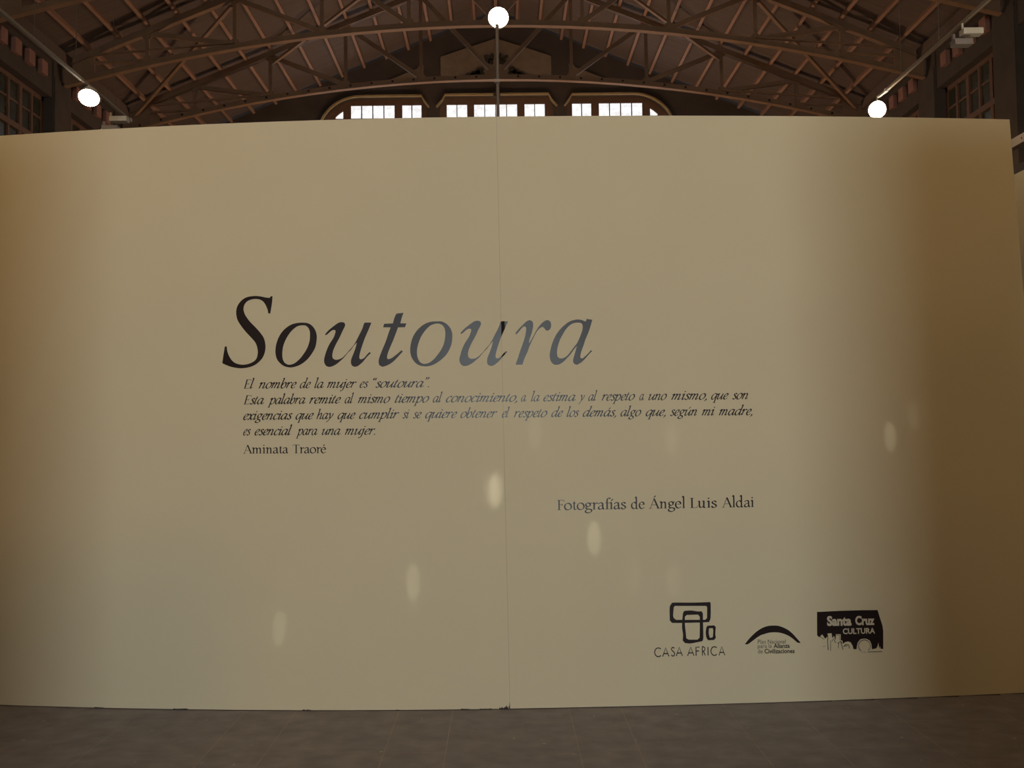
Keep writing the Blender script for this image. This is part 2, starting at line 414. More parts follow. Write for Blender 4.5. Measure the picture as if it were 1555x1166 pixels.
# diagonal wind braces between the trusses, in the plane of the roof
for s, nm in ((-1, 'left'), (1, 'right')):
    o = MB().bar((s * 8.45, TR[2], 9.05), (s * 5.35, TR[1], 10.30), .09, .05).build('wind_brace', M['steel'])
    tag(o, 'thin brown diagonal wind brace rising from the far truss end, %s side of the roof' % nm, 'brace')
    o = MB().bar((s * 5.25, TR[2], 10.26), (s * .75, TR[1], 11.95), .09, .05).build('wind_brace', M['steel'])
    tag(o, 'thin brown diagonal wind brace high between middle and far trusses, %s of the central lamp' % nm, 'brace')

# ================================================================ exhibition wall
def wall_y(x): return 6.016 + (.030 if x < 0 else .0165) * x * x
WT = 3.47
SX0, SX1 = -.003, .030               # seam at the top and at the floor (x)
def seam(z): return SX1 + (SX0 - SX1) * z / WT
def build_panel(xa, xb, n, name, parent):
    """curved upright panel; xa(z), xb(z) are its side edges"""
    rows = [0.004, .02, .9, 1.8, 2.7, WT]
    mb = MB(); T = .10; vs = []; fs = []
    for z in rows:
        for i in range(n + 1):
            x = xa(z) + (xb(z) - xa(z)) * i / n; vs.append((x, wall_y(x), z))
    m = len(vs); vs += [(x, y + T, z) for x, y, z in vs]
    W = n + 1; Rn = len(rows)
    for r in range(Rn - 1):
        for i in range(n):
            a = r * W + i; fs.append((a, a+1, a+W+1, a+W)); fs.append((m+a+W, m+a+W+1, m+a+1, m+a))
    for i in range(n):
        fs.append((i, m+i, m+i+1, i+1)); a = (Rn-1)*W + i; fs.append((a, a+1, m+a+1, m+a))
    for r in range(Rn - 1):
        a = r * W; fs.append((a, a+W, m+a+W, m+a)); a = r * W + n; fs.append((a, m+a, m+a+W, a+W))
    return mb.add(vs, fs).build(name, M['plaster'], parent)
ew = tag(empty('exhibition_wall', (0, 6.05, 0)), 'wide cream exhibition wall with black Soutoura lettering standing on the dark floor', 'partition')
def sub(o): o.parent = ew; o.matrix_parent_inverse = Matrix.Translation((0, -6.05, 0)); return o
lp = sub(build_panel(lambda z: -4.6, lambda z: seam(z) - .0012, 40, 'wall_panel', None))
rp = sub(build_panel(lambda z: seam(z) + .0012, lambda z: 3.14 + .045 * (WT - z), 40, 'wall_panel', None))
# bare dark fillet in the joint and scuffed chips along the foot
mb = MB()
for z0, z1 in ((0, 1.2), (1.2, 2.4), (2.4, WT)):
    mb.bar((seam(z0), 6.048, z0 + .004), (seam(z1), 6.048, z1), .003, .06, side=(1, 0, 0))
sub(mb.build('joint_strip', M['joint']))
for (x, w, h) in [(-.012, .04, .012), (.012, .018, .022), (-.11, .07, .008), (-.23, .05, .006), (.027, .006, .05), (-1.15, .05, .006), (-1.9, .09, .006), (-2.4, .06, .005), (-.62, .03, .004)]:
    n = 5; top = [(x - w/2 + w * i / n, .003 + h * random.uniform(.25, 1)) for i in range(n + 1)]
    pl = [(x - w/2, 0.002)] + top + [(x + w/2, .002)]
    sub(MB().slab([pl], lambda u, v, d: (u, wall_y(u) - .0015 + d, v), .0014).build('paint_chip', M['edge']))
# dark strip coloured as the shadow of the gap under the panels
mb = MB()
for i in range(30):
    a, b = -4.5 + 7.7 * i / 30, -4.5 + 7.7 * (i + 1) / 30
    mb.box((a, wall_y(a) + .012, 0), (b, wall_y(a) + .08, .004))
sub(mb.build('gap_shade_strip', M['edge']))

# ---- lettering: outlines measured on the wall, in metres (x along the wall, z up)
TITLE = [[[(-1.3541,2.4225),(-1.3431,2.4223),(-1.3468,2.3821),(-1.3571,2.3203),(-1.369,2.3206),(-1.3734,2.3434),(-1.3844,2.3699),(-1.3998,2.3921),(-1.4197,2.4044),(-1.4418,2.4088),(-1.4685,2.4068),(-1.4951,2.3965),(-1.512,2.3772),(-1.5188,2.3511),(-1.513,2.3247),(-1.4997,2.3004),(-1.4776,2.2715),(-1.4466,2.2402),(-1.4158,2.2047),(-1.3959,2.1737),(-1.3868,2.1343),(-1.3886,2.0996),(-1.4006,2.065),(-1.4206,2.0392),(-1.4516,2.0159),(-1.487,2.0035),(-1.5269,1.9986),(-1.5668,2.002),(-1.6069,2.0123),(-1.6478,2.0306),(-1.6402,2.0828),(-1.6321,2.1298),(-1.621,2.1296),(-1.6179,2.1042),(-1.609,2.0778),(-1.5935,2.0513),(-1.5712,2.0313),(-1.5402,2.0211),(-1.5091,2.02),(-1.4781,2.0273),(-1.4515,2.042),(-1.4382,2.0613),(-1.4328,2.0917),(-1.4359,2.1179),(-1.4447,2.1442),(-1.4645,2.1708),(-1.4999,2.2086),(-1.5309,2.2465),(-1.5531,2.2819),(-1.5611,2.3084),(-1.5628,2.339),(-1.5552,2.3695),(-1.5351,2.3975),(-1.5084,2.4166),(-1.4773,2.4246),(-1.4418,2.4263),(-1.4108,2.4221),(-1.3842,2.4158),(-1.3599,2.413)]],[[(-1.1595,2.2614),(-1.1292,2.2565),(-1.1057,2.241),(-1.089,2.2172),(-1.0807,2.1903),(-1.0798,2.1635),(-1.0868,2.1203),(-1.1031,2.0872),(-1.1268,2.0542),(-1.1504,2.0313),(-1.1775,2.0134),(-1.2078,2.0023),(-1.2382,1.9978),(-1.272,2.0051),(-1.2956,2.0206),(-1.3158,2.0443),(-1.3249,2.0712),(-1.3271,2.0981),(-1.3223,2.1348),(-1.3086,2.1747),(-1.2882,2.2078),(-1.261,2.234),(-1.2305,2.2518),(-1.1967,2.2602)],[(-1.1663,2.2462),(-1.1461,2.2441),(-1.1293,2.2297),(-1.121,2.2078),(-1.1201,2.1844),(-1.123,2.151),(-1.1366,2.1112),(-1.157,2.0781),(-1.1807,2.0485),(-1.2078,2.0256),(-1.228,2.016),(-1.2517,2.0147),(-1.2719,2.0268),(-1.2826,2.0471),(-1.2859,2.0739),(-1.2824,2.1139),(-1.2708,2.1505),(-1.251,2.1869),(-1.2272,2.2166),(-1.2001,2.2378),(-1.1832,2.2442)]],[[(-1.0305,2.1894),(-1.0254,2.1842),(-1.0136,2.1924),(-0.9968,2.2071),(-0.9833,2.2145),(-0.9716,2.215),(-0.9672,2.2082),(-0.97,2.1949),(-0.9802,2.1684),(-1.0039,2.1321),(-1.0209,2.0957),(-1.0328,2.0592),(-1.0373,2.0326),(-1.0314,2.0125),(-1.0214,2.0014),(-1.0047,1.9971),(-0.9845,2.0017),(-0.961,2.0146),(-0.9408,2.031),(-0.9206,2.0489),(-0.897,2.0769),(-0.8769,2.0965),(-0.86,2.1195),(-0.8415,2.1392),(-0.85,2.106),(-0.8637,2.0696),(-0.8756,2.0398),(-0.8774,2.0166),(-0.8708,2.0015),(-0.8558,1.9946),(-0.8374,1.9993),(-0.8139,2.0172),(-0.7971,2.0352),(-0.7803,2.0549),(-0.7595,2.0745),(-0.7668,2.0806),(-0.7802,2.0682),(-0.797,2.0485),(-0.8104,2.0404),(-0.8221,2.039),(-0.8277,2.0457),(-0.8263,2.0657),(-0.815,2.1054),(-0.7962,2.1584),(-0.7758,2.2048),(-0.7548,2.2538),(-0.7905,2.2544),(-0.7989,2.2486),(-0.8092,2.2187),(-0.8295,2.179),(-0.8464,2.146),(-0.8633,2.1196),(-0.8835,2.0966),(-0.9071,2.0704),(-0.9273,2.0507),(-0.9475,2.0411),(-0.9676,2.0381),(-0.9826,2.045),(-0.9876,2.0584),(-0.984,2.0884),(-0.967,2.1281),(-0.9467,2.1644),(-0.9264,2.2075),(-0.9128,2.2339),(-0.911,2.2473),(-0.916,2.2567),(-0.9294,2.2603),(-0.9462,2.258),(-0.9663,2.2466),(-0.9899,2.2287),(-1.0102,2.2124)]],[[(-0.604,2.3052),(-0.5655,2.3089),(-0.5749,2.2826),(-0.5843,2.2468),(-0.5485,2.2462),(-0.5571,2.2236),(-0.5981,2.2236),(-0.6086,2.1952),(-0.6273,2.1478),(-0.6497,2.0969),(-0.6628,2.0605),(-0.6637,2.0422),(-0.6575,2.0366),(-0.6392,2.0418),(-0.6134,2.0597),(-0.5913,2.0777),(-0.5784,2.0884),(-0.5704,2.081),(-0.5878,2.063),(-0.6099,2.0395),(-0.6358,2.0162),(-0.6652,2.0002),(-0.6927,1.9922),(-0.7109,2.0027),(-0.7144,2.0247),(-0.7087,2.0503),(-0.69,2.0976),(-0.6713,2.1412),(-0.6563,2.1849),(-0.6413,2.2243),(-0.6861,2.2251),(-0.6797,2.2459),(-0.6283,2.2476),(-0.6189,2.2797),(-0.6095,2.2997)]],[[(-0.3672,2.2555),(-0.3407,2.2544),(-0.3142,2.2407),(-0.2945,2.2204),(-0.2816,2.1936),(-0.2792,2.1636),(-0.284,2.1237),(-0.296,2.0906),(-0.3162,2.0577),(-0.343,2.0315),(-0.3731,2.0103),(-0.4131,1.9933),(-0.4595,1.9933),(-0.4926,2.0088),(-0.5156,2.0374),(-0.5259,2.0675),(-0.5269,2.1041),(-0.5179,2.1472),(-0.5009,2.1836),(-0.474,2.2165),(-0.4405,2.2409),(-0.4071,2.2531)],[(-0.3657,2.2425),(-0.3442,2.2371),(-0.3277,2.2209),(-0.3207,2.1975),(-0.321,2.1675),(-0.3288,2.1244),(-0.3458,2.088),(-0.3693,2.0551),(-0.3928,2.0289),(-0.4196,2.011),(-0.4461,2.0058),(-0.466,2.0134),(-0.4791,2.0302),(-0.4871,2.0569),(-0.4868,2.0935),(-0.4781,2.1299),(-0.4611,2.1696),(-0.4376,2.2026),(-0.4107,2.2288),(-0.3873,2.2394)]],[[(-0.2314,2.1834),(-0.2264,2.1783),(-0.2144,2.1865),(-0.1972,2.2014),(-0.1836,2.209),(-0.1717,2.2095),(-0.1673,2.2027),(-0.1702,2.1893),(-0.1807,2.1625),(-0.2049,2.1258),(-0.2223,2.0891),(-0.2346,2.0523),(-0.2393,2.0255),(-0.2334,2.0053),(-0.2234,1.994),(-0.2065,1.9898),(-0.1861,1.9945),(-0.1622,2.0076),(-0.1417,2.0241),(-0.1211,2.0423),(-0.097,2.0706),(-0.0764,2.0904),(-0.0592,2.1137),(-0.0403,2.1337),(-0.0492,2.1002),(-0.0632,2.0634),(-0.0755,2.0333),(-0.0775,2.0098),(-0.0709,1.9946),(-0.0557,1.9877),(-0.037,1.9925),(-0.013,2.0106),(0.0042,2.0289),(0.0214,2.0488),(0.0427,2.0687),(0.0353,2.0749),(0.0216,2.0623),(0.0043,2.0423),(-0.0093,2.0341),(-0.0212,2.0326),(-0.0269,2.0394),(-0.0253,2.0595),(-0.0136,2.0997),(0.0058,2.1533),(0.0268,2.2001),(0.0485,2.2497),(0.0122,2.2502),(0.0036,2.2442),(-0.007,2.214),(-0.0279,2.1739),(-0.0453,2.1405),(-0.0626,2.1138),(-0.0832,2.0905),(-0.1073,2.064),(-0.1279,2.0441),(-0.1483,2.0343),(-0.1687,2.0312),(-0.1839,2.0381),(-0.1888,2.0516),(-0.1851,2.0818),(-0.1676,2.1219),(-0.1468,2.1587),(-0.1259,2.2021),(-0.112,2.2289),(-0.1102,2.2423),(-0.1151,2.2518),(-0.1287,2.2554),(-0.1457,2.2529),(-0.1662,2.2414),(-0.1902,2.2232),(-0.2108,2.2067)]],[[(0.0923,2.1752),(0.0972,2.1718),(0.1158,2.1916),(0.136,2.2147),(0.1494,2.2178),(0.1552,2.2078),(0.1521,2.1778),(0.1416,2.138),(0.1209,2.0817),(0.1036,2.032),(0.0898,1.994),(0.1295,1.9935),(0.1434,2.0315),(0.1605,2.0679),(0.1743,2.1043),(0.1914,2.1407),(0.2153,2.1837),(0.2356,2.2068),(0.2523,2.2149),(0.2622,2.2065),(0.272,2.1947),(0.2836,2.1919),(0.297,2.2027),(0.3023,2.2227),(0.2993,2.2427),(0.2878,2.2535),(0.2729,2.253),(0.2561,2.2432),(0.2392,2.2268),(0.2189,2.2003),(0.1984,2.1639),(0.1814,2.1342),(0.1728,2.1193),(0.1695,2.121),(0.1749,2.1442),(0.1887,2.184),(0.1959,2.2173),(0.1962,2.2373),(0.1897,2.249),(0.1765,2.2552),(0.1598,2.2494),(0.1396,2.2313),(0.116,2.2083),(0.0958,2.1852)]],[[(0.5115,2.2587),(0.5457,2.2533),(0.5358,2.22),(0.5218,2.1801),(0.5044,2.1403),(0.4904,2.1005),(0.4765,2.064),(0.471,2.0375),(0.4742,2.0268),(0.4858,2.0266),(0.5027,2.0404),(0.5196,2.0569),(0.5349,2.074),(0.5408,2.0683),(0.5194,2.0469),(0.4991,2.0238),(0.4788,2.0041),(0.4519,1.9885),(0.4354,1.993),(0.4273,2.008),(0.4327,2.0346),(0.4433,2.0677),(0.4521,2.1009),(0.4335,2.0778),(0.4131,2.0515),(0.3927,2.0284),(0.3691,2.0054),(0.3456,1.9924),(0.3224,1.9901),(0.3059,1.9996),(0.2946,2.0197),(0.2917,2.0496),(0.2972,2.0828),(0.3095,2.1226),(0.3284,2.1624),(0.3522,2.1954),(0.3793,2.2218),(0.4062,2.2415),(0.433,2.2519),(0.4597,2.2559),(0.483,2.2523),(0.5029,2.2438),(0.5096,2.247)],[(0.4694,2.2368),(0.4827,2.2323),(0.4884,2.2172),(0.4853,2.1906),(0.4713,2.154),(0.4541,2.1176),(0.4337,2.0912),(0.4133,2.0648),(0.393,2.0417),(0.3695,2.028),(0.3495,2.0273),(0.338,2.0357),(0.3344,2.0557),(0.3372,2.089),(0.3512,2.1321),(0.3684,2.1652),(0.3889,2.1983),(0.4159,2.2247),(0.4428,2.2361)]]]
LINES = [[('El', -1.5197, 1.8786, -1.4533, 1.8779), ('nombre', -1.4288, 1.8776, -1.2006, 1.8754), ('de', -1.1825, 1.8752, -1.1159, 1.8746), ('la', -1.0958, 1.8744, -1.0394, 1.8739), ('mujer', -1.0213, 1.8737, -0.8439, 1.8722), ('es', -0.8278, 1.8721, -0.7739, 1.8716), ('“soutoura”.', -0.7479, 1.8714, -0.4152, 1.8688)], [('Esta', -1.5198, 1.7851, -1.3955, 1.7844), ('palabra', -1.3752, 1.7843, -1.1476, 1.7831), ('remite', -1.1274, 1.783, -0.9376, 1.782), ('al', -0.9165, 1.7819, -0.8615, 1.7817), ('mismo', -0.8395, 1.7816, -0.6469, 1.7807), ('tiempo', -0.622, 1.7806, -0.4181, 1.7798), ('al', -0.3982, 1.7797, -0.3406, 1.7795), ('conocimiento,', -0.322, 1.7794, 0.0973, 1.778), ('a', 0.1196, 1.778, 0.1494, 1.7779), ('la', 0.1772, 1.7778, 0.2289, 1.7776), ('estima', 0.2488, 1.7776, 0.4407, 1.7771), ('y', 0.4556, 1.777, 0.4955, 1.7769), ('al', 0.5134, 1.7769, 0.5672, 1.7767), ('respeto', 0.5912, 1.7767, 0.7899, 1.7762), ('a', 0.8149, 1.7761, 0.843, 1.7761), ('uno', 0.868, 1.776, 0.9783, 1.7758), ('mismo,', 1.0024, 1.7757, 1.2148, 1.7753), ('que', 1.24, 1.7752, 1.3451, 1.775), ('son', 1.3654, 1.775, 1.4617, 1.7748)], [('exigencias', -1.522, 1.6933, -1.2256, 1.6918), ('que', -1.2085, 1.6917, -1.0997, 1.6911), ('hay', -1.0846, 1.691, -0.9802, 1.6905), ('que', -0.9592, 1.6904, -0.8521, 1.6899), ('cumplir', -0.8321, 1.6898, -0.5949, 1.6887), ('si', -0.577, 1.6886, -0.5353, 1.6884), ('se', -0.5154, 1.6883, -0.4637, 1.6881), ('quiere', -0.4439, 1.688, -0.2553, 1.6871), ('obtener', -0.2375, 1.6871, -0.0204, 1.6861), ('el', 0.0052, 1.686, 0.0518, 1.6858), ('respeto', 0.0747, 1.6857, 0.2722, 1.6849), ('de', 0.295, 1.6848, 0.3646, 1.6846), ('los', 0.3845, 1.6845, 0.46, 1.6842), ('demás,', 0.479, 1.6841, 0.6763, 1.6834), ('algo', 0.7012, 1.6833, 0.8251, 1.6828), ('que,', 0.8501, 1.6827, 0.9683, 1.6823), ('según', 0.9934, 1.6822, 1.1542, 1.6816), ('mi', 1.1814, 1.6815, 1.2631, 1.6812), ('madre,', 1.2833, 1.6811, 1.4847, 1.6804)], [('es', -1.5222, 1.6025, -1.4753, 1.6021), ('esencial', -1.4539, 1.6019, -1.228, 1.5999), ('para', -1.2068, 1.5997, -1.078, 1.5986), ('una', -1.0529, 1.5983, -0.9407, 1.5974), ('mujer.', -0.9177, 1.5972, -0.736, 1.5956)], [('Aminata', -1.5224, 1.4954, -1.2526, 1.4934), ('Traoré', -1.2264, 1.4932, -1.0274, 1.4916)], [('Fotografías', 0.3211, 1.1419, 0.7248, 1.1418), ('de', 0.7527, 1.1418, 0.8343, 1.1417), ('Ángel', 0.8582, 1.1417, 1.0719, 1.1414), ('Luis', 1.102, 1.1413, 1.2605, 1.141), ('Aldai', 1.2897, 1.1409, 1.4793, 1.1405)]]
CASA = [('C',0.8722,0.2835,0.9131,0.2826),('A',0.919,0.2831,0.9607,0.2822),('S',0.9711,0.2846,0.9937,0.2841),('A',0.9989,0.2847,1.0396,0.2837),('A',1.065,0.2838,1.1078,0.2828),('F',1.1147,0.2833,1.1381,0.2827),('R',1.152,0.2831,1.174,0.2826),('I',1.1852,0.283,1.1907,0.2828),('C',1.2026,0.2829,1.241,0.2819),('A',1.2497,0.282,1.2889,0.2811)]
LOGO_BLOCKS = [[[(0.9916,0.5932),(1.0979,0.591),(1.1887,0.5917),(1.208,0.592),(1.21,0.5748),(1.2077,0.5028),(1.2002,0.4824),(1.1861,0.4759),(1.0465,0.4749),(0.9804,0.4764),(0.9675,0.491),(0.9684,0.5663),(0.9793,0.5866)],[(0.9999,0.5742),(1.1813,0.5703),(1.1888,0.5632),(1.1866,0.4998),(1.1759,0.4898),(1.0051,0.4929),(0.9914,0.5042),(0.9876,0.5214),(0.9928,0.5675)]],[[(1.055,0.5446),(1.0969,0.5454),(1.1317,0.5395),(1.1544,0.54),(1.1628,0.5278),(1.1624,0.4764),(1.1624,0.3874),(1.1557,0.3671),(1.1207,0.361),(1.0857,0.3557),(1.0544,0.3585),(1.0408,0.3731),(1.0434,0.4107),(1.0384,0.4518),(1.0449,0.527)],[(1.0684,0.5203),(1.1347,0.5209),(1.1442,0.5077),(1.1426,0.4358),(1.1405,0.3879),(1.128,0.3763),(1.0757,0.3775),(1.062,0.3863),(1.0593,0.424),(1.0552,0.4754),(1.0571,0.5113)]],[[(1.1891,0.4553),(1.2276,0.4568),(1.2372,0.4473),(1.2334,0.4063),(1.2364,0.3857),(1.2256,0.3729),(1.1907,0.3714),(1.1806,0.387),(1.1771,0.4179),(1.182,0.4486)],[(1.1975,0.4407),(1.2185,0.4409),(1.2217,0.4271),(1.2191,0.3929),(1.2137,0.3855),(1.1997,0.3859),(1.1945,0.414)]]]
LOGO_ARCH = [[(1.4059,0.3429),(1.4329,0.3746),(1.4697,0.4087),(1.5034,0.4307),(1.537,0.4434),(1.5703,0.4471),(1.6036,0.4452),(1.6311,0.4369),(1.664,0.4199),(1.6912,0.3975),(1.7155,0.3698),(1.7385,0.3436),(1.7204,0.344),(1.6959,0.365),(1.6686,0.3846),(1.6357,0.399),(1.6026,0.4066),(1.5638,0.4076),(1.5276,0.4005),(1.4941,0.3892),(1.4547,0.3632),(1.4252,0.3438)]]
PLAN = [('Plan Nacional', 1.4832, 0.3436, 1.648, 0.3412, 0), ('para la', 1.4826, 0.3186, 1.5656, 0.3183, 0), ('Alianza', 1.5766, 0.3169, 1.6724, 0.3162, 1), ('de', 1.4832, 0.2876, 1.5109, 0.2888, 0), ('Civilizaciones', 1.5219, 0.288, 1.7007, 0.285, 1)]
LOGO_BOX = [[(1.8413,0.5192),(1.9827,0.522),(2.1058,0.5222),(2.2076,0.5202),(2.2188,0.4798),(2.2342,0.4288),(2.2378,0.3961),(2.2345,0.2923),(2.2191,0.2943),(2.2159,0.3107),(2.2114,0.296),(2.2064,0.3317),(2.1994,0.3083),(2.1914,0.2967),(2.1666,0.293),(2.1643,0.3212),(2.1557,0.3422),(2.1376,0.354),(2.1192,0.3566),(2.0975,0.3528),(2.0816,0.3355),(2.0748,0.3121),(2.0727,0.2959),(2.0543,0.2964),(2.0503,0.3158),(2.0386,0.3368),(2.0234,0.3426),(2.0049,0.3393),(1.9924,0.3293),(1.9898,0.3471),(1.9793,0.3519),(1.9803,0.3858),(1.9497,0.3867),(1.9486,0.3513),(1.9387,0.3781),(1.9291,0.3636),(1.9254,0.3933),(1.9009,0.3925),(1.9004,0.3763),(1.8862,0.3619),(1.8687,0.389),(1.8499,0.3718),(1.838,0.3839)]]
LOGO_STROKES = [([(1.9021,0.3821),(1.8996,0.3468),(1.9012,0.2965)],0.00419),([(1.918,0.3521),(1.9163,0.2902)],0.00269),([(1.9588,0.3332),(1.9775,0.3445),(1.9894,0.3323)],0.00359),([(1.9666,0.3389),(1.9616,0.3036)],0.00269),([(1.9776,0.3475),(1.9845,0.3207),(1.9914,0.2954)],0.00389),([(1.9495,0.3808),(1.974,0.3801),(1.9731,0.3506)],0.00239),([(1.9949,0.3115),(2.0076,0.3259),(2.0259,0.3224),(2.0299,0.3016)],0.00419),([(2.0012,0.3172),(2.0196,0.3167)],0.00359),([(2.1435,0.2862),(2.1519,0.2952),(2.1565,0.3065),(2.1569,0.3186),(2.153,0.3301),(2.1451,0.3397),(2.1344,0.346),(2.122,0.3485),(2.1095,0.3468),(2.0984,0.3411),(2.0901,0.332),(2.0854,0.3208),(2.085,0.3087),(2.089,0.2971),(2.0968,0.2876)],0.00538),([(2.094,0.2863),(2.1106,0.277),(2.2278,0.2777)],0.00359),([(1.8471,0.3807),(1.868,0.3654),(1.8801,0.3591)],0.00269),([(1.9255,0.346),(1.9367,0.3634),(1.9467,0.3365)],0.00419),([(1.8696,0.3152),(1.8851,0.3206)],0.00179)]
SANTA = [('Santa', 1.8992, 0.4393, 2.0472, 0.4372, 165), ('Cruz', 2.0694, 0.4389, 2.1865, 0.4367, 155), ('CULTURA', 1.9926, 0.387, 2.1879, 0.3851, 100)]
LOGO_DISCS = [(2.1203, 0.3136, 0.0419)]

def smooth_loop(pts, cut=38):
    """rounds a traced outline (Catmull-Rom) but keeps its corners"""
    n = len(pts); P = [Vector(p) for p in pts]; out = []
    def corner(i):
        a = P[i] - P[i-1]; b = P[(i+1) % n] - P[i]
        return a.length > 0 and b.length > 0 and a.angle(b) > R(cut)
    for i in range(n):
        p0, p1, p2, p3 = P[i-1], P[i], P[(i+1) % n], P[(i+2) % n]
        if corner(i): p0 = p1 * 2 - p2
        if corner((i+1) % n): p3 = p2 * 2 - p1
        out.append(tuple(p1))
        for t in (.33, .67):
            q = .5 * ((2*p1) + (p2-p0)*t + (2*p0-5*p1+4*p2-p3)*t*t + (3*p1-p0-3*p2+p3)*t*t*t)
            out.append(tuple(q))
    return out
def onwall(off, th=.0006):
    return lambda u, v, d: (u, wall_y(u) - off - th + d, v)
def vinyl(loops, name, mat, parent=None, off=.0003, th=.0006, extra=None):
    o = MB().slab(loops, onwall(off, th), th).build(name, mat)
    sub(o)
    return o
for ch, loops in zip('Soutoura', TITLE):
    o = vinyl([smooth_loop(l) for l in loops], 'title_letter', M['vinyl'])
# the second u bridges the panel joint: the film dips into it
u2 = [o for o in bpy.data.objects if o.name.startswith('title_letter')][5]
bm = bmesh.new(); bm.from_mesh(u2.data)
xs0 = seam(2.2)
for dx in (0, .010, .020):
    bmesh.ops.bisect_plane(bm, geom=bm.verts[:] + bm.edges[:] + bm.faces[:], plane_co=(xs0 + dx, 0, 0), plane_no=(1, 0, 0))
for v in bm.verts:
    t = (v.co.x - xs0) / .020
    if 0 <= t <= 1: v.co.y -= .003 * (1 - abs(2 * t - 1))
bm.to_mesh(u2.data); bm.free()

# pen-drawn serif alphabets: strokes as point lists; x-height 100, the pen is a broad nib held at an angle
DOT = 'dot'
def foot(x, w=17): return ('t', [(x - w, 1), (x + w, 1)])
IT = {
 'a': (98, [[(74,90),(50,100),(22,82),(6,42),(14,8),(30,0),(52,20),(72,62)], [(82,98),(72,55),(68,14),(76,2),(90,10),(102,28)]]),
 'b': (84, [[(4,160),(22,170),(14,90),(10,30),(24,2),(46,4),(70,40),(68,84),(50,99),(30,80),(14,40)]]),
 'c': (70, [[(64,82),(50,100),(26,86),(8,44),(14,10),(34,0),(60,22)]]),
 'd': (100, [[(74,90),(50,100),(22,82),(6,42),(14,8),(30,0),(52,20),(72,62)], [(72,162),(90,170),(74,55),(70,12),(78,2),(92,12),(102,28)]]),
 'e': (70, [[(10,42),(40,50),(60,74),(54,98),(36,97),(14,66),(8,28),(22,2),(42,4),(64,24)]]),
 'g': (86, [[(62,95),(36,98),(16,70),(20,44),(40,38),(62,58),(66,84),(55,98)], [(62,93),(88,94)], [(34,38),(20,22),(32,10),(62,-10),(64,-34),(36,-50),(6,-42),(4,-22),(28,2)]]),
 'h': (94, [[(4,160),(22,170),(14,90),(6,0)], [(10,45),(38,92),(62,96),(68,66),(58,16),(66,2),(88,24)]]),
 'i': (46, [[(0,76),(16,98),(24,90),(14,18),(22,2),(44,26)], (DOT, 26, 138)]),
 'j': (44, [[(0,76),(16,98),(24,90),(12,-20),(-6,-50),(-26,-46)], (DOT, 26, 138)]),
 'l': (44, [[(4,160),(22,170),(10,24),(18,2),(38,24)]]),
 'm': (134, [[(0,76),(16,98),(22,90),(8,0)], [(12,45),(38,92),(58,94),(60,70),(46,0)], [(50,45),(78,92),(98,94),(102,66),(92,16),(100,2),(122,24)]]),
 'n': (98, [[(0,76),(16,98),(22,90),(8,0)], [(12,45),(40,92),(64,95),(70,66),(60,16),(68,2),(90,24)]]),
 'o': (84, [[(48,100),(22,84),(6,42),(16,6),(36,0),(62,18),(78,58),(68,92),(48,100)]]),
 'p': (88, [[(-2,76),(14,98),(20,88),(2,-56)], [(12,45),(40,94),(62,98),(78,68),(64,20),(36,0),(12,10)], ('t', [(-16,-57),(22,-57)])]),
 'q': (90, [[(76,90),(52,100),(24,82),(8,42),(16,8),(32,0),(54,20),(74,62)], [(84,98),(64,-56)], ('t', [(46,-57),(84,-57)])]),
 'r': (68, [[(0,76),(16,98),(22,90),(8,0)], [(12,45),(38,90),(56,98),(66,84)]]),
 's': (60, [[(54,84),(42,99),(22,94),(20,74),(44,42),(46,14),(26,0),(4,14)]]),
 't': (50, [[(32,130),(20,90),(10,22),(18,2),(42,24)], ('t', [(2,97),(46,97)])]),
 'u': (100, [[(0,76),(16,98),(22,88),(12,24),(20,2),(44,18),(72,62)], [(84,98),(74,55),(70,14),(78,2),(100,26)]]),
 'x': (80, [[(2,80),(16,98),(32,80),(44,20),(58,2),(78,20)], [(76,90),(64,98),(38,52),(14,4),(2,10)]]),
 'y': (82, [[(0,78),(14,98),(26,80),(36,8)], [(74,80),(80,96),(66,50),(36,4),(6,-42),(-14,-48)]]),
 'E': (100, [[(22,150),(22,2)], ('t', [(6,150),(90,150),(88,126)]), ('t', [(22,78),(64,78)]), ('t', [(64,92),(64,64)]), ('t', [(2,1),(84,1),(94,28)])]),
 ',': (34, [[(12,10),(20,2),(14,-14),(0,-28)]]), '.': (34, [(DOT, 14, 6)]),
 '“': (66, [[(24,166),(12,152),(12,134)], [(50,166),(38,152),(38,134)], (DOT, 14, 132), (DOT, 40, 132)]),
 '”': (60, [[(14,166),(16,150),(4,130)], [(40,166),(42,150),(30,130)], (DOT, 13, 162), (DOT, 39, 162)]),
}
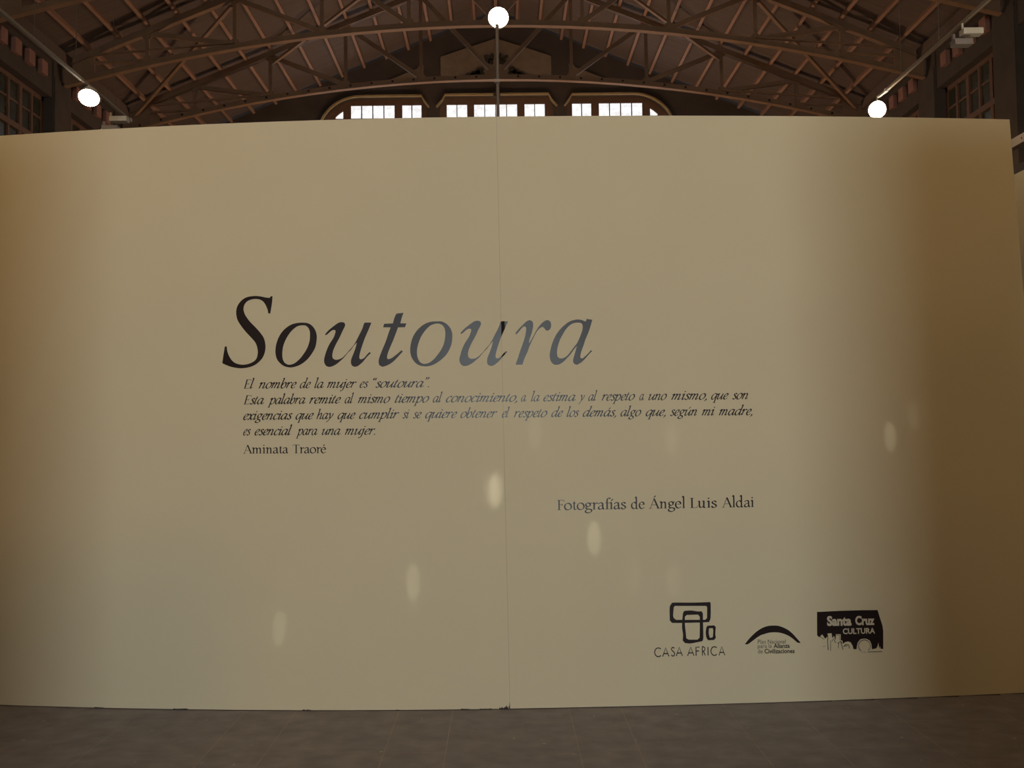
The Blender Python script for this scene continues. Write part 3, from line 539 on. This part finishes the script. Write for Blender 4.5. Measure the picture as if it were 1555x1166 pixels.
RO = {
 'a': (82, [[(12,76),(24,92),(42,96),(58,84),(60,30),(66,4),(80,6)], [(60,60),(26,46),(10,24),(18,4),(38,2),(60,22)]]),
 'd': (98, [[(66,80),(44,96),(20,82),(8,46),(20,10),(44,1),(68,18)], [(52,158),(70,166),(70,8),(92,6)]]),
 'e': (80, [('t', [(12,58),(70,58)]), [(70,58),(62,88),(42,97),(18,82),(8,46),(22,10),(46,0),(72,20)]]),
 'f': (52, [[(66,152),(50,166),(34,152),(28,112),(28,2)], ('t', [(6,92),(56,92)]), foot(28, 22)]),
 'g': (84, [[(40,97),(18,84),(16,56),(38,40),(60,54),(62,82),(40,97)], [(58,90),(84,94)], [(30,42),(14,24),(30,8),(66,2),(80,-16),(66,-42),(32,-50),(8,-34),(14,-12),(34,4)]]),
 'i': (48, [[(6,86),(24,96),(24,2)], foot(24), (DOT, 23, 138)]),
 'l': (48, [[(6,158),(24,166),(24,2)], foot(24)]),
 'm': (148, [[(6,86),(24,96),(24,2)], [(26,68),(46,92),(66,90),(72,66),(72,2)], [(74,68),(94,92),(114,90),(120,66),(120,2)], foot(24), foot(72), foot(120)]),
 'n': (100, [[(6,86),(24,96),(24,2)], [(26,68),(46,92),(66,90),(72,66),(72,2)], foot(24), foot(72)]),
 'o': (92, [[(46,97),(20,84),(8,48),(20,10),(46,0),(74,14),(84,48),(72,84),(46,97)]]),
 'r': (64, [[(6,86),(24,96),(24,2)], [(26,66),(42,90),(58,92),(62,82)], foot(24)]),
 's': (64, [[(54,76),(50,90),(34,97),(16,84),(20,64),(48,42),(56,20),(40,1),(18,2),(8,24)]]),
 't': (54, [[(28,120),(26,90),(26,22),(36,2),(54,10)], ('t', [(6,93),(52,93)])]),
 'u': (100, [[(6,94),(22,94),(22,26),(38,2),(66,22)], [(52,94),(70,94),(70,8),(90,4)]]),
 'A': (116, [('t', [(56,146),(10,2)]), [(56,146),(104,2)], ('t', [(28,52),(84,52)]), foot(9, 16), foot(104, 20)]),
 'F': (84, [[(28,144),(28,2)], ('t', [(8,144),(84,144),(86,120)]), ('t', [(28,76),(64,76)]), ('t', [(64,90),(64,62)]), foot(28, 22)]),
 'T': (98, [[(50,144),(50,2)], ('t', [(2,120),(6,144),(94,144),(98,120)]), foot(50, 22)]),
 'L': (86, [[(28,144),(28,2)], ('t', [(8,144),(48,144)]), ('t', [(8,1),(80,1),(88,28)])]),
}
ACC = {'á': 'a', 'é': 'e', 'í': 'i', 'ó': 'o', 'ú': 'u', 'Á': 'A'}
SANS = {
 'C': (118, [[(112,126),(90,140),(62,144),(30,132),(8,98),(4,66),(18,28),(46,6),(78,2),(112,20)]]),
 'A': (124, [[(4,2),(62,146),(120,2)], [(28,50),(96,50)]]),
 'S': (66, [[(60,126),(46,142),(26,144),(8,128),(8,106),(26,86),(50,66),(62,42),(54,14),(34,2),(12,8),(4,26)]]),
 'F': (68, [[(6,2),(6,143),(66,143)], [(6,80),(60,80)]]),
 'R': (70, [[(6,2),(6,143),(36,143),(56,132),(60,110),(50,86),(28,74),(6,74)], [(28,74),(68,2)]]),
 'I': (12, [[(6,2),(6,144)]]),
}
def curve(pts, sub_n=4):
    if len(pts) < 3: return [Vector(p) for p in pts]
    P = [Vector(p) for p in pts]; closed = (P[0] - P[-1]).length < .01; out = []
    for i in range(len(P) - 1):
        p1, p2 = P[i], P[i+1]
        p0 = P[i-1] if i else (P[-2] if closed else p1 * 2 - p2)
        p3 = P[i+2] if i + 2 < len(P) else (P[1] if closed else p2 * 2 - p1)
        for k in range(sub_n):
            t = k / sub_n
            out.append(.5 * ((2*p1) + (p2-p0)*t + (2*p0-5*p1+4*p2-p3)*t*t + (3*p1-p0-3*p2+p3)*t*t*t))
    return out + [P[-1]]
def stroke_quads(pts, thick, thin, pen, straight=False, fixed=None):
    c = [Vector(p) for p in pts] if straight else curve(pts)
    n = len(c); L = []; Rr = []
    for i in range(n):
        d = (c[min(i+1, n-1)] - c[max(i-1, 0)])
        if d.length == 0: d = Vector((1, 0))
        d.normalize(); a = math.atan2(d.y, d.x)
        w = fixed if fixed else thin + (thick - thin) * abs(math.sin(a - pen))
        nn = Vector((-d.y, d.x)) * (w / 2); L.append(c[i] + nn); Rr.append(c[i] - nn)
    # square the ends out by a hair
    return [(L[i], L[i+1], Rr[i+1], Rr[i]) for i in range(n - 1)]
def glyph(ch, font, shear, thick, thin, pen, fixed=None):
    acc = ch in ACC; base = ACC.get(ch, ch); adv, items = font[base]; quads = []
    if acc:
        items = [it for it in items if not (isinstance(it, tuple) and it[0] == DOT)]
        x0 = {'a': 52, 'e': 40, 'i': 24, 'o': 46, 'u': 50, 'A': 56}[base]; z0 = 120 if base != 'A' else 160
        items = items + [[(x0 - 2, z0), (x0 + 20, z0 + 30)]]
    for it in items:
        if isinstance(it, tuple) and it[0] == DOT:
            r = 10; x, y = it[1], it[2]
            pts = [Vector((x + r*math.cos(k*math.pi/4), y + r*math.sin(k*math.pi/4))) for k in range(8)]
            quads.append((pts[0], pts[1], pts[2], pts[3])); quads.append((pts[0], pts[3], pts[4], pts[7])); quads.append((pts[4], pts[5], pts[6], pts[7]))
        elif isinstance(it, tuple): quads += stroke_quads(it[1], thick, thin, pen, True, 6.5 if fixed is None else fixed)
        else: quads += stroke_quads(it, thick, thin, pen, fixed is not None and len(it) < 4, fixed)
    return adv, [[Vector((p.x + p.y * shear, p.y)) for p in q] for q in quads]
def word_quads(word, font, unit, x0, z0, x1, z1, shear, thick=19, thin=6, pen=.55, track=0):
    """lays a word between two measured baseline points"""
    pos = 0; all_q = []
    for ch in word:
        adv, qs = glyph(ch, font, shear, thick, thin, pen)
        all_q += [[Vector((p.x + pos, p.y)) for p in q] for q in qs]; pos += adv
    xs = [p.x for q in all_q for p in q]; lo, hi = min(xs), max(xs)
    sx = (x1 - x0) / (hi - lo); out = []
    for q in all_q:
        out.append([(x0 + (p.x - lo) * sx, z0 + (z1 - z0) * ((p.x - lo) / (hi - lo)) + p.y * unit) for p in q])
    return out
def quads_mesh(quads, off, th):
    mb = MB()
    for k, q in enumerate(quads):
        vs = [(u, wall_y(u) - off - th, v) for u, v in q]
        mb.add(vs, [(0, 1, 2, 3)])
    # all faces towards the viewer (-Y)
    for i, f in enumerate(mb.f):
        a, b, c = (Vector(mb.v[j]) for j in f[:3])
        d = Vector(mb.v[f[3]])
        if ((c - a).cross(d - b)).y > 0: mb.f[i] = tuple(reversed(f))
    return mb
units = [.000345] * 4 + [.000338, .000392]
for li, words in enumerate(LINES):
    it = li < 4
    for (t, x0, z0, x1, z1) in words:
        q = word_quads(t, IT if it else RO, units[li], x0, z0, x1, z1, .26 if it else 0, 20 if it else 19, 7)
        o = sub(quads_mesh(q, .0003, .0005).build('text_word', M['vinyl'], fixn=False))
# CASA AFRICA mark: three hand-drawn frames over thin capitals
for loops in LOGO_BLOCKS:
    vinyl([smooth_loop(l, 30) for l in loops], 'logo_frame', M['matt_vinyl'])
for (t, x0, z0, x1, z1) in CASA:
    adv, qs = glyph(t, SANS, 0, 12, 12, 0, fixed=17)
    xs = [p.x for q in qs for p in q]; lo, hi = min(xs), max(xs)
    qq = [[(x0 + (p.x - lo) * (x1 - x0) / (hi - lo), z0 + p.y * .00035) for p in q] for q in qs]
    sub(quads_mesh(qq, .0003, .0005).build('logo_letter', M['matt_vinyl'], fixn=False))
# arch mark
vinyl([smooth_loop(l, 40) for l in LOGO_ARCH], 'logo_arch', M['matt_vinyl'])
# black box mark with a ragged skyline at its foot
vinyl(LOGO_BOX, 'logo_box', M['matt_vinyl'])
for pts, w in LOGO_STROKES:
    qs = stroke_quads(pts, w, w, 0, len(pts) < 6, w)
    sub(quads_mesh([[(p.x, p.y) for p in q] for q in qs], .0005, .0006).build('logo_line', M['matt_vinyl'], fixn=False))
for cx, cz, r in LOGO_DISCS:
    sub(MB().slab([[(cx + r * math.cos(i * math.pi / 12), cz + r * math.sin(i * math.pi / 12)) for i in range(24)], [(cx + r * .87 * math.cos(i * math.pi / 12), cz + r * .87 * math.sin(i * math.pi / 12)) for i in range(24)]], onwall(.0012), .0006).build('logo_line', M['light_vinyl']))
def sans_text(text, x0, z0, x1, z1, cap, bold, mat, off, name):
    cu = bpy.data.curves.new('t', 'FONT'); cu.body = text; cu.size = 1.0; cu.offset = bold; cu.resolution_u = 3; cu.fill_mode = 'FRONT'
    to = bpy.data.objects.new('t', cu); COL.objects.link(to)
    dg = bpy.context.evaluated_depsgraph_get(); me = bpy.data.meshes.new_from_object(to.evaluated_get(dg))
    bpy.data.objects.remove(to)
    xs = [v.co.x for v in me.vertices]; lo, hi = min(xs), max(xs)
    for v in me.vertices:
        t = (v.co.x - lo) / (hi - lo); u = x0 + (x1 - x0) * t; z = z0 + (z1 - z0) * t + v.co.y * cap / .66
        v.co = (u, wall_y(u) - off, z)
    me.name = name; me.materials.clear(); me.materials.append(mat)
    o = bpy.data.objects.new(name, me); COL.objects.link(o); return sub(o)
for t, x0, z0, x1, z1, b in PLAN:
    sans_text(t, x0, z0, x1, z1, .0235, .022 if b else -.004, M['matt_vinyl'], .0008, 'logo_word')
for t, x0, z0, x1, z1, cap in SANTA:
    sans_text(t, x0, z0, x1, z1, cap / 12.958 / 258, .045 if cap > 120 else .028, M['light_vinyl'], .0016, 'logo_word')['label'] = 'pale lettering on the black box'
# ================================================================ lighting on tracks
def spot_head(name, loc, label, top, lit=True, aim=(0, -1, 0), r=.07, cap=None):
    """spotlight hanging on a stem from its track: stem, gear box, drum housing, glass"""
    t = tag(empty(name, loc), label, 'lamp')
    MB().tube((0, 0, .02), (0, 0, top - loc[2]), .008, 8).build('stem', M['white'], t)
    a = Vector(aim).normalized()
    MB().tube(Vector((0, 0, 0)) - a * .07, Vector((0, 0, 0)) - a * .005, r * .8, 20, r * 1.06).build('lamp_housing', M['white'], t, smooth=False)
    MB().tube(-a * .006, a * .004, r, 24).build('lamp_glass', M['lens'], t)
    MB().box((-.03, .10, .02), (.03, .17, .06)).build('gear_box', M['white'], t)
    if name == 'track_spotlight' and loc[0] > 0: MB().bar((0, .0, top - loc[2] + .005), (.012, -.16, top - loc[2] + .005), .02, .02, side=(1, 0, 0)).build('arm', M['track'], t)
    l = add_light('lamp_light', 'SPOT', (0, 0, 0), 9, (1.0, .62, .32), .045, direction=a, spot_size=R(125), spot_blend=.5)
    l.parent = t; l.location = a * .06
    return t
def wash_head(loc, label, top, dark):
    """box-shaped wall washer seen from its side: stem, gear box, reflector housing"""
    t = tag(empty('track_spotlight', loc), label, 'lamp', 'unlit spotlights on the tracks')
    MB().tube((-.03, 0, .02), (-.03, 0, top - loc[2]), .008, 8).build('stem', M['white'], t)
    MB().box((-.035, -.03, -.022), (.112, .05, .022)).build('gear_box', M['white'], t, bevel=.004)
    MB().box((-.10, -.03, -.10), (.035, .06, -.055)).build('lamp_housing', M['grey'], t, bevel=.006)
    MB().box((-.10, 0, -.055), (-.085, .03, -.015)).build('bracket', M['grey'], t)
    for x in (-.095, .03):
        MB().tube((x, -.034, -.094), (x, -.028, -.094), .005, 8).build('screw', M['chrome'], t)
    return t
for side, X, Z, Y1, nm in ((-1, -3.205, 4.366, 8.9, 'left'), (1, 3.415, 4.545, 8.85, 'right')):
    t = tag(empty('lighting_track', (X, 0, Z)), 'long pale metal lighting track hanging on the %s side, receding towards the roof' % nm, 'lighting track')
    MB().box((-.011, -9, -.012), (.011, Y1, .012)).build('rail', M['track'], t)
    MB().box((-.014, Y1 - .03, -.015), (.014, Y1 + .006, .014)).build('end_cap', M['white'], t)
    for y in (7.05, 7.75, 8.5):
        MB().tube((0, y, .015), (0, y, roof_z(X) - Z - .01), .0022, 6).build('suspension_wire', M['wire'], t)
# depth scale keeps each lamp on its own track
spot_head('track_spotlight', (-3.205 + .02, 7.945, 4.25), 'lit white spotlight under the left lighting track, glowing oval', 4.347, aim=(.1, -.75, -1.0), r=.075)
spot_head('track_spotlight', (3.40, 9.02, 4.43), 'lit spotlight glowing at the far end of the right lighting track', 4.535, aim=(-.15, -1, -.45), r=.073)
wash_head((-3.24, 8.62, 4.290), 'unlit white box spotlight near the end of the left lighting track, just above the wall', 4.347, False)
wash_head((3.43, 7.32, 4.465), 'unlit white and grey box spotlight hanging from the right lighting track', 4.526, True)

# floodlight on a pole clamped to the back of the exhibition wall at its joint
t = tag(empty('pole_floodlight', (0.0, 6.20, 0.0)), 'bright floodlight on a thin dark pole behind the joint of the exhibition wall', 'lamp')
MB().tube((.002, 0, 0), (.008, 0, 4.10), .0095, 12).build('pole', M['pole'], t)
MB().tube((-.004, .012, 0), (.000, .012, 4.08), .003, 8).build('cable', M['wire'], t)
MB().box((-.012, -.02, 3.735), (.022, .012, 3.755)).build('clamp', M['track'], t)
MB().tube((.017, .16, 4.175), (.017, .055, 4.165), .042, 24, .064).build('lamp_housing', M['pole'], t)
MB().tube((.017, .055, 4.165), (.017, .045, 4.164), .061, 28).build('lamp_glass', M['lens'], t)
MB().bar((.009, .01, 4.09), (.012, .10, 4.13), .02, .02, side=(1, 0, 0)).build('bracket', M['pole'], t)
l = add_light('lamp_light', 'SPOT', (0, 0, 0), 50, (1.0, .66, .38), .05, direction=(0, -1, .75), spot_size=R(100), spot_blend=.6); l.parent = t; l.location = (.017, -.03, 4.17)

# neighbouring partition and beam seen past the right end of the exhibition wall
o = MB().box((3.75, 5.2, 0), (3.85, 7.36, 3.415)).build('side_partition', M['plaster']); tag(o, 'pale partition edge seen past the right end of the exhibition wall', 'partition')
t = tag(empty('ceiling_beam', (4.1, 0, 3.84)), 'tan perforated metal beam beside the dark pillar, past the right wall end', 'beam')
MB().box((0, 3.0, -.035), (.06, 8.25, .035)).build('beam_body', M['rail'], t)
for y in (7.35, 7.62, 7.89, 8.1):
    MB().tube((-.002, y, 0), (.004, y, 0), .008, 8).build('bolt_hole', M['bolt'], t)
o = MB().box((4.12, 3.2, 3.53), (4.26, 8.4, 3.66)).build('dark_rail', M['darkplaster']); tag(o, 'dark rail under the tan perforated beam at the right frame edge', 'rail')
# unseen screens added to block light: they keep the doorway's daylight off both ends of the wall
for s, x, y1, nm in ((-1, -2.28, 3.35, 'left'), (1, 1.765, 3.3, 'right')):
    t = tag(empty('shading_screen', (x + s * .6, y1, 0)), 'pale screen on feet, added out of view on the %s to block daylight' % nm, 'screen')
    MB().box((-.6, -.04, .03), (.6, 0, 3.45)).build('screen_panel', M['plaster'], t)
    for fx in (-.45, .45): MB().box((fx - .03, -.25, 0), (fx + .03, .20, .03)).build('foot', M['grey'], t)
add_light('side_gallery_light', 'POINT', (3.45, 6.9, 3.9), 3.0, (1.0, .8, .5), .05)
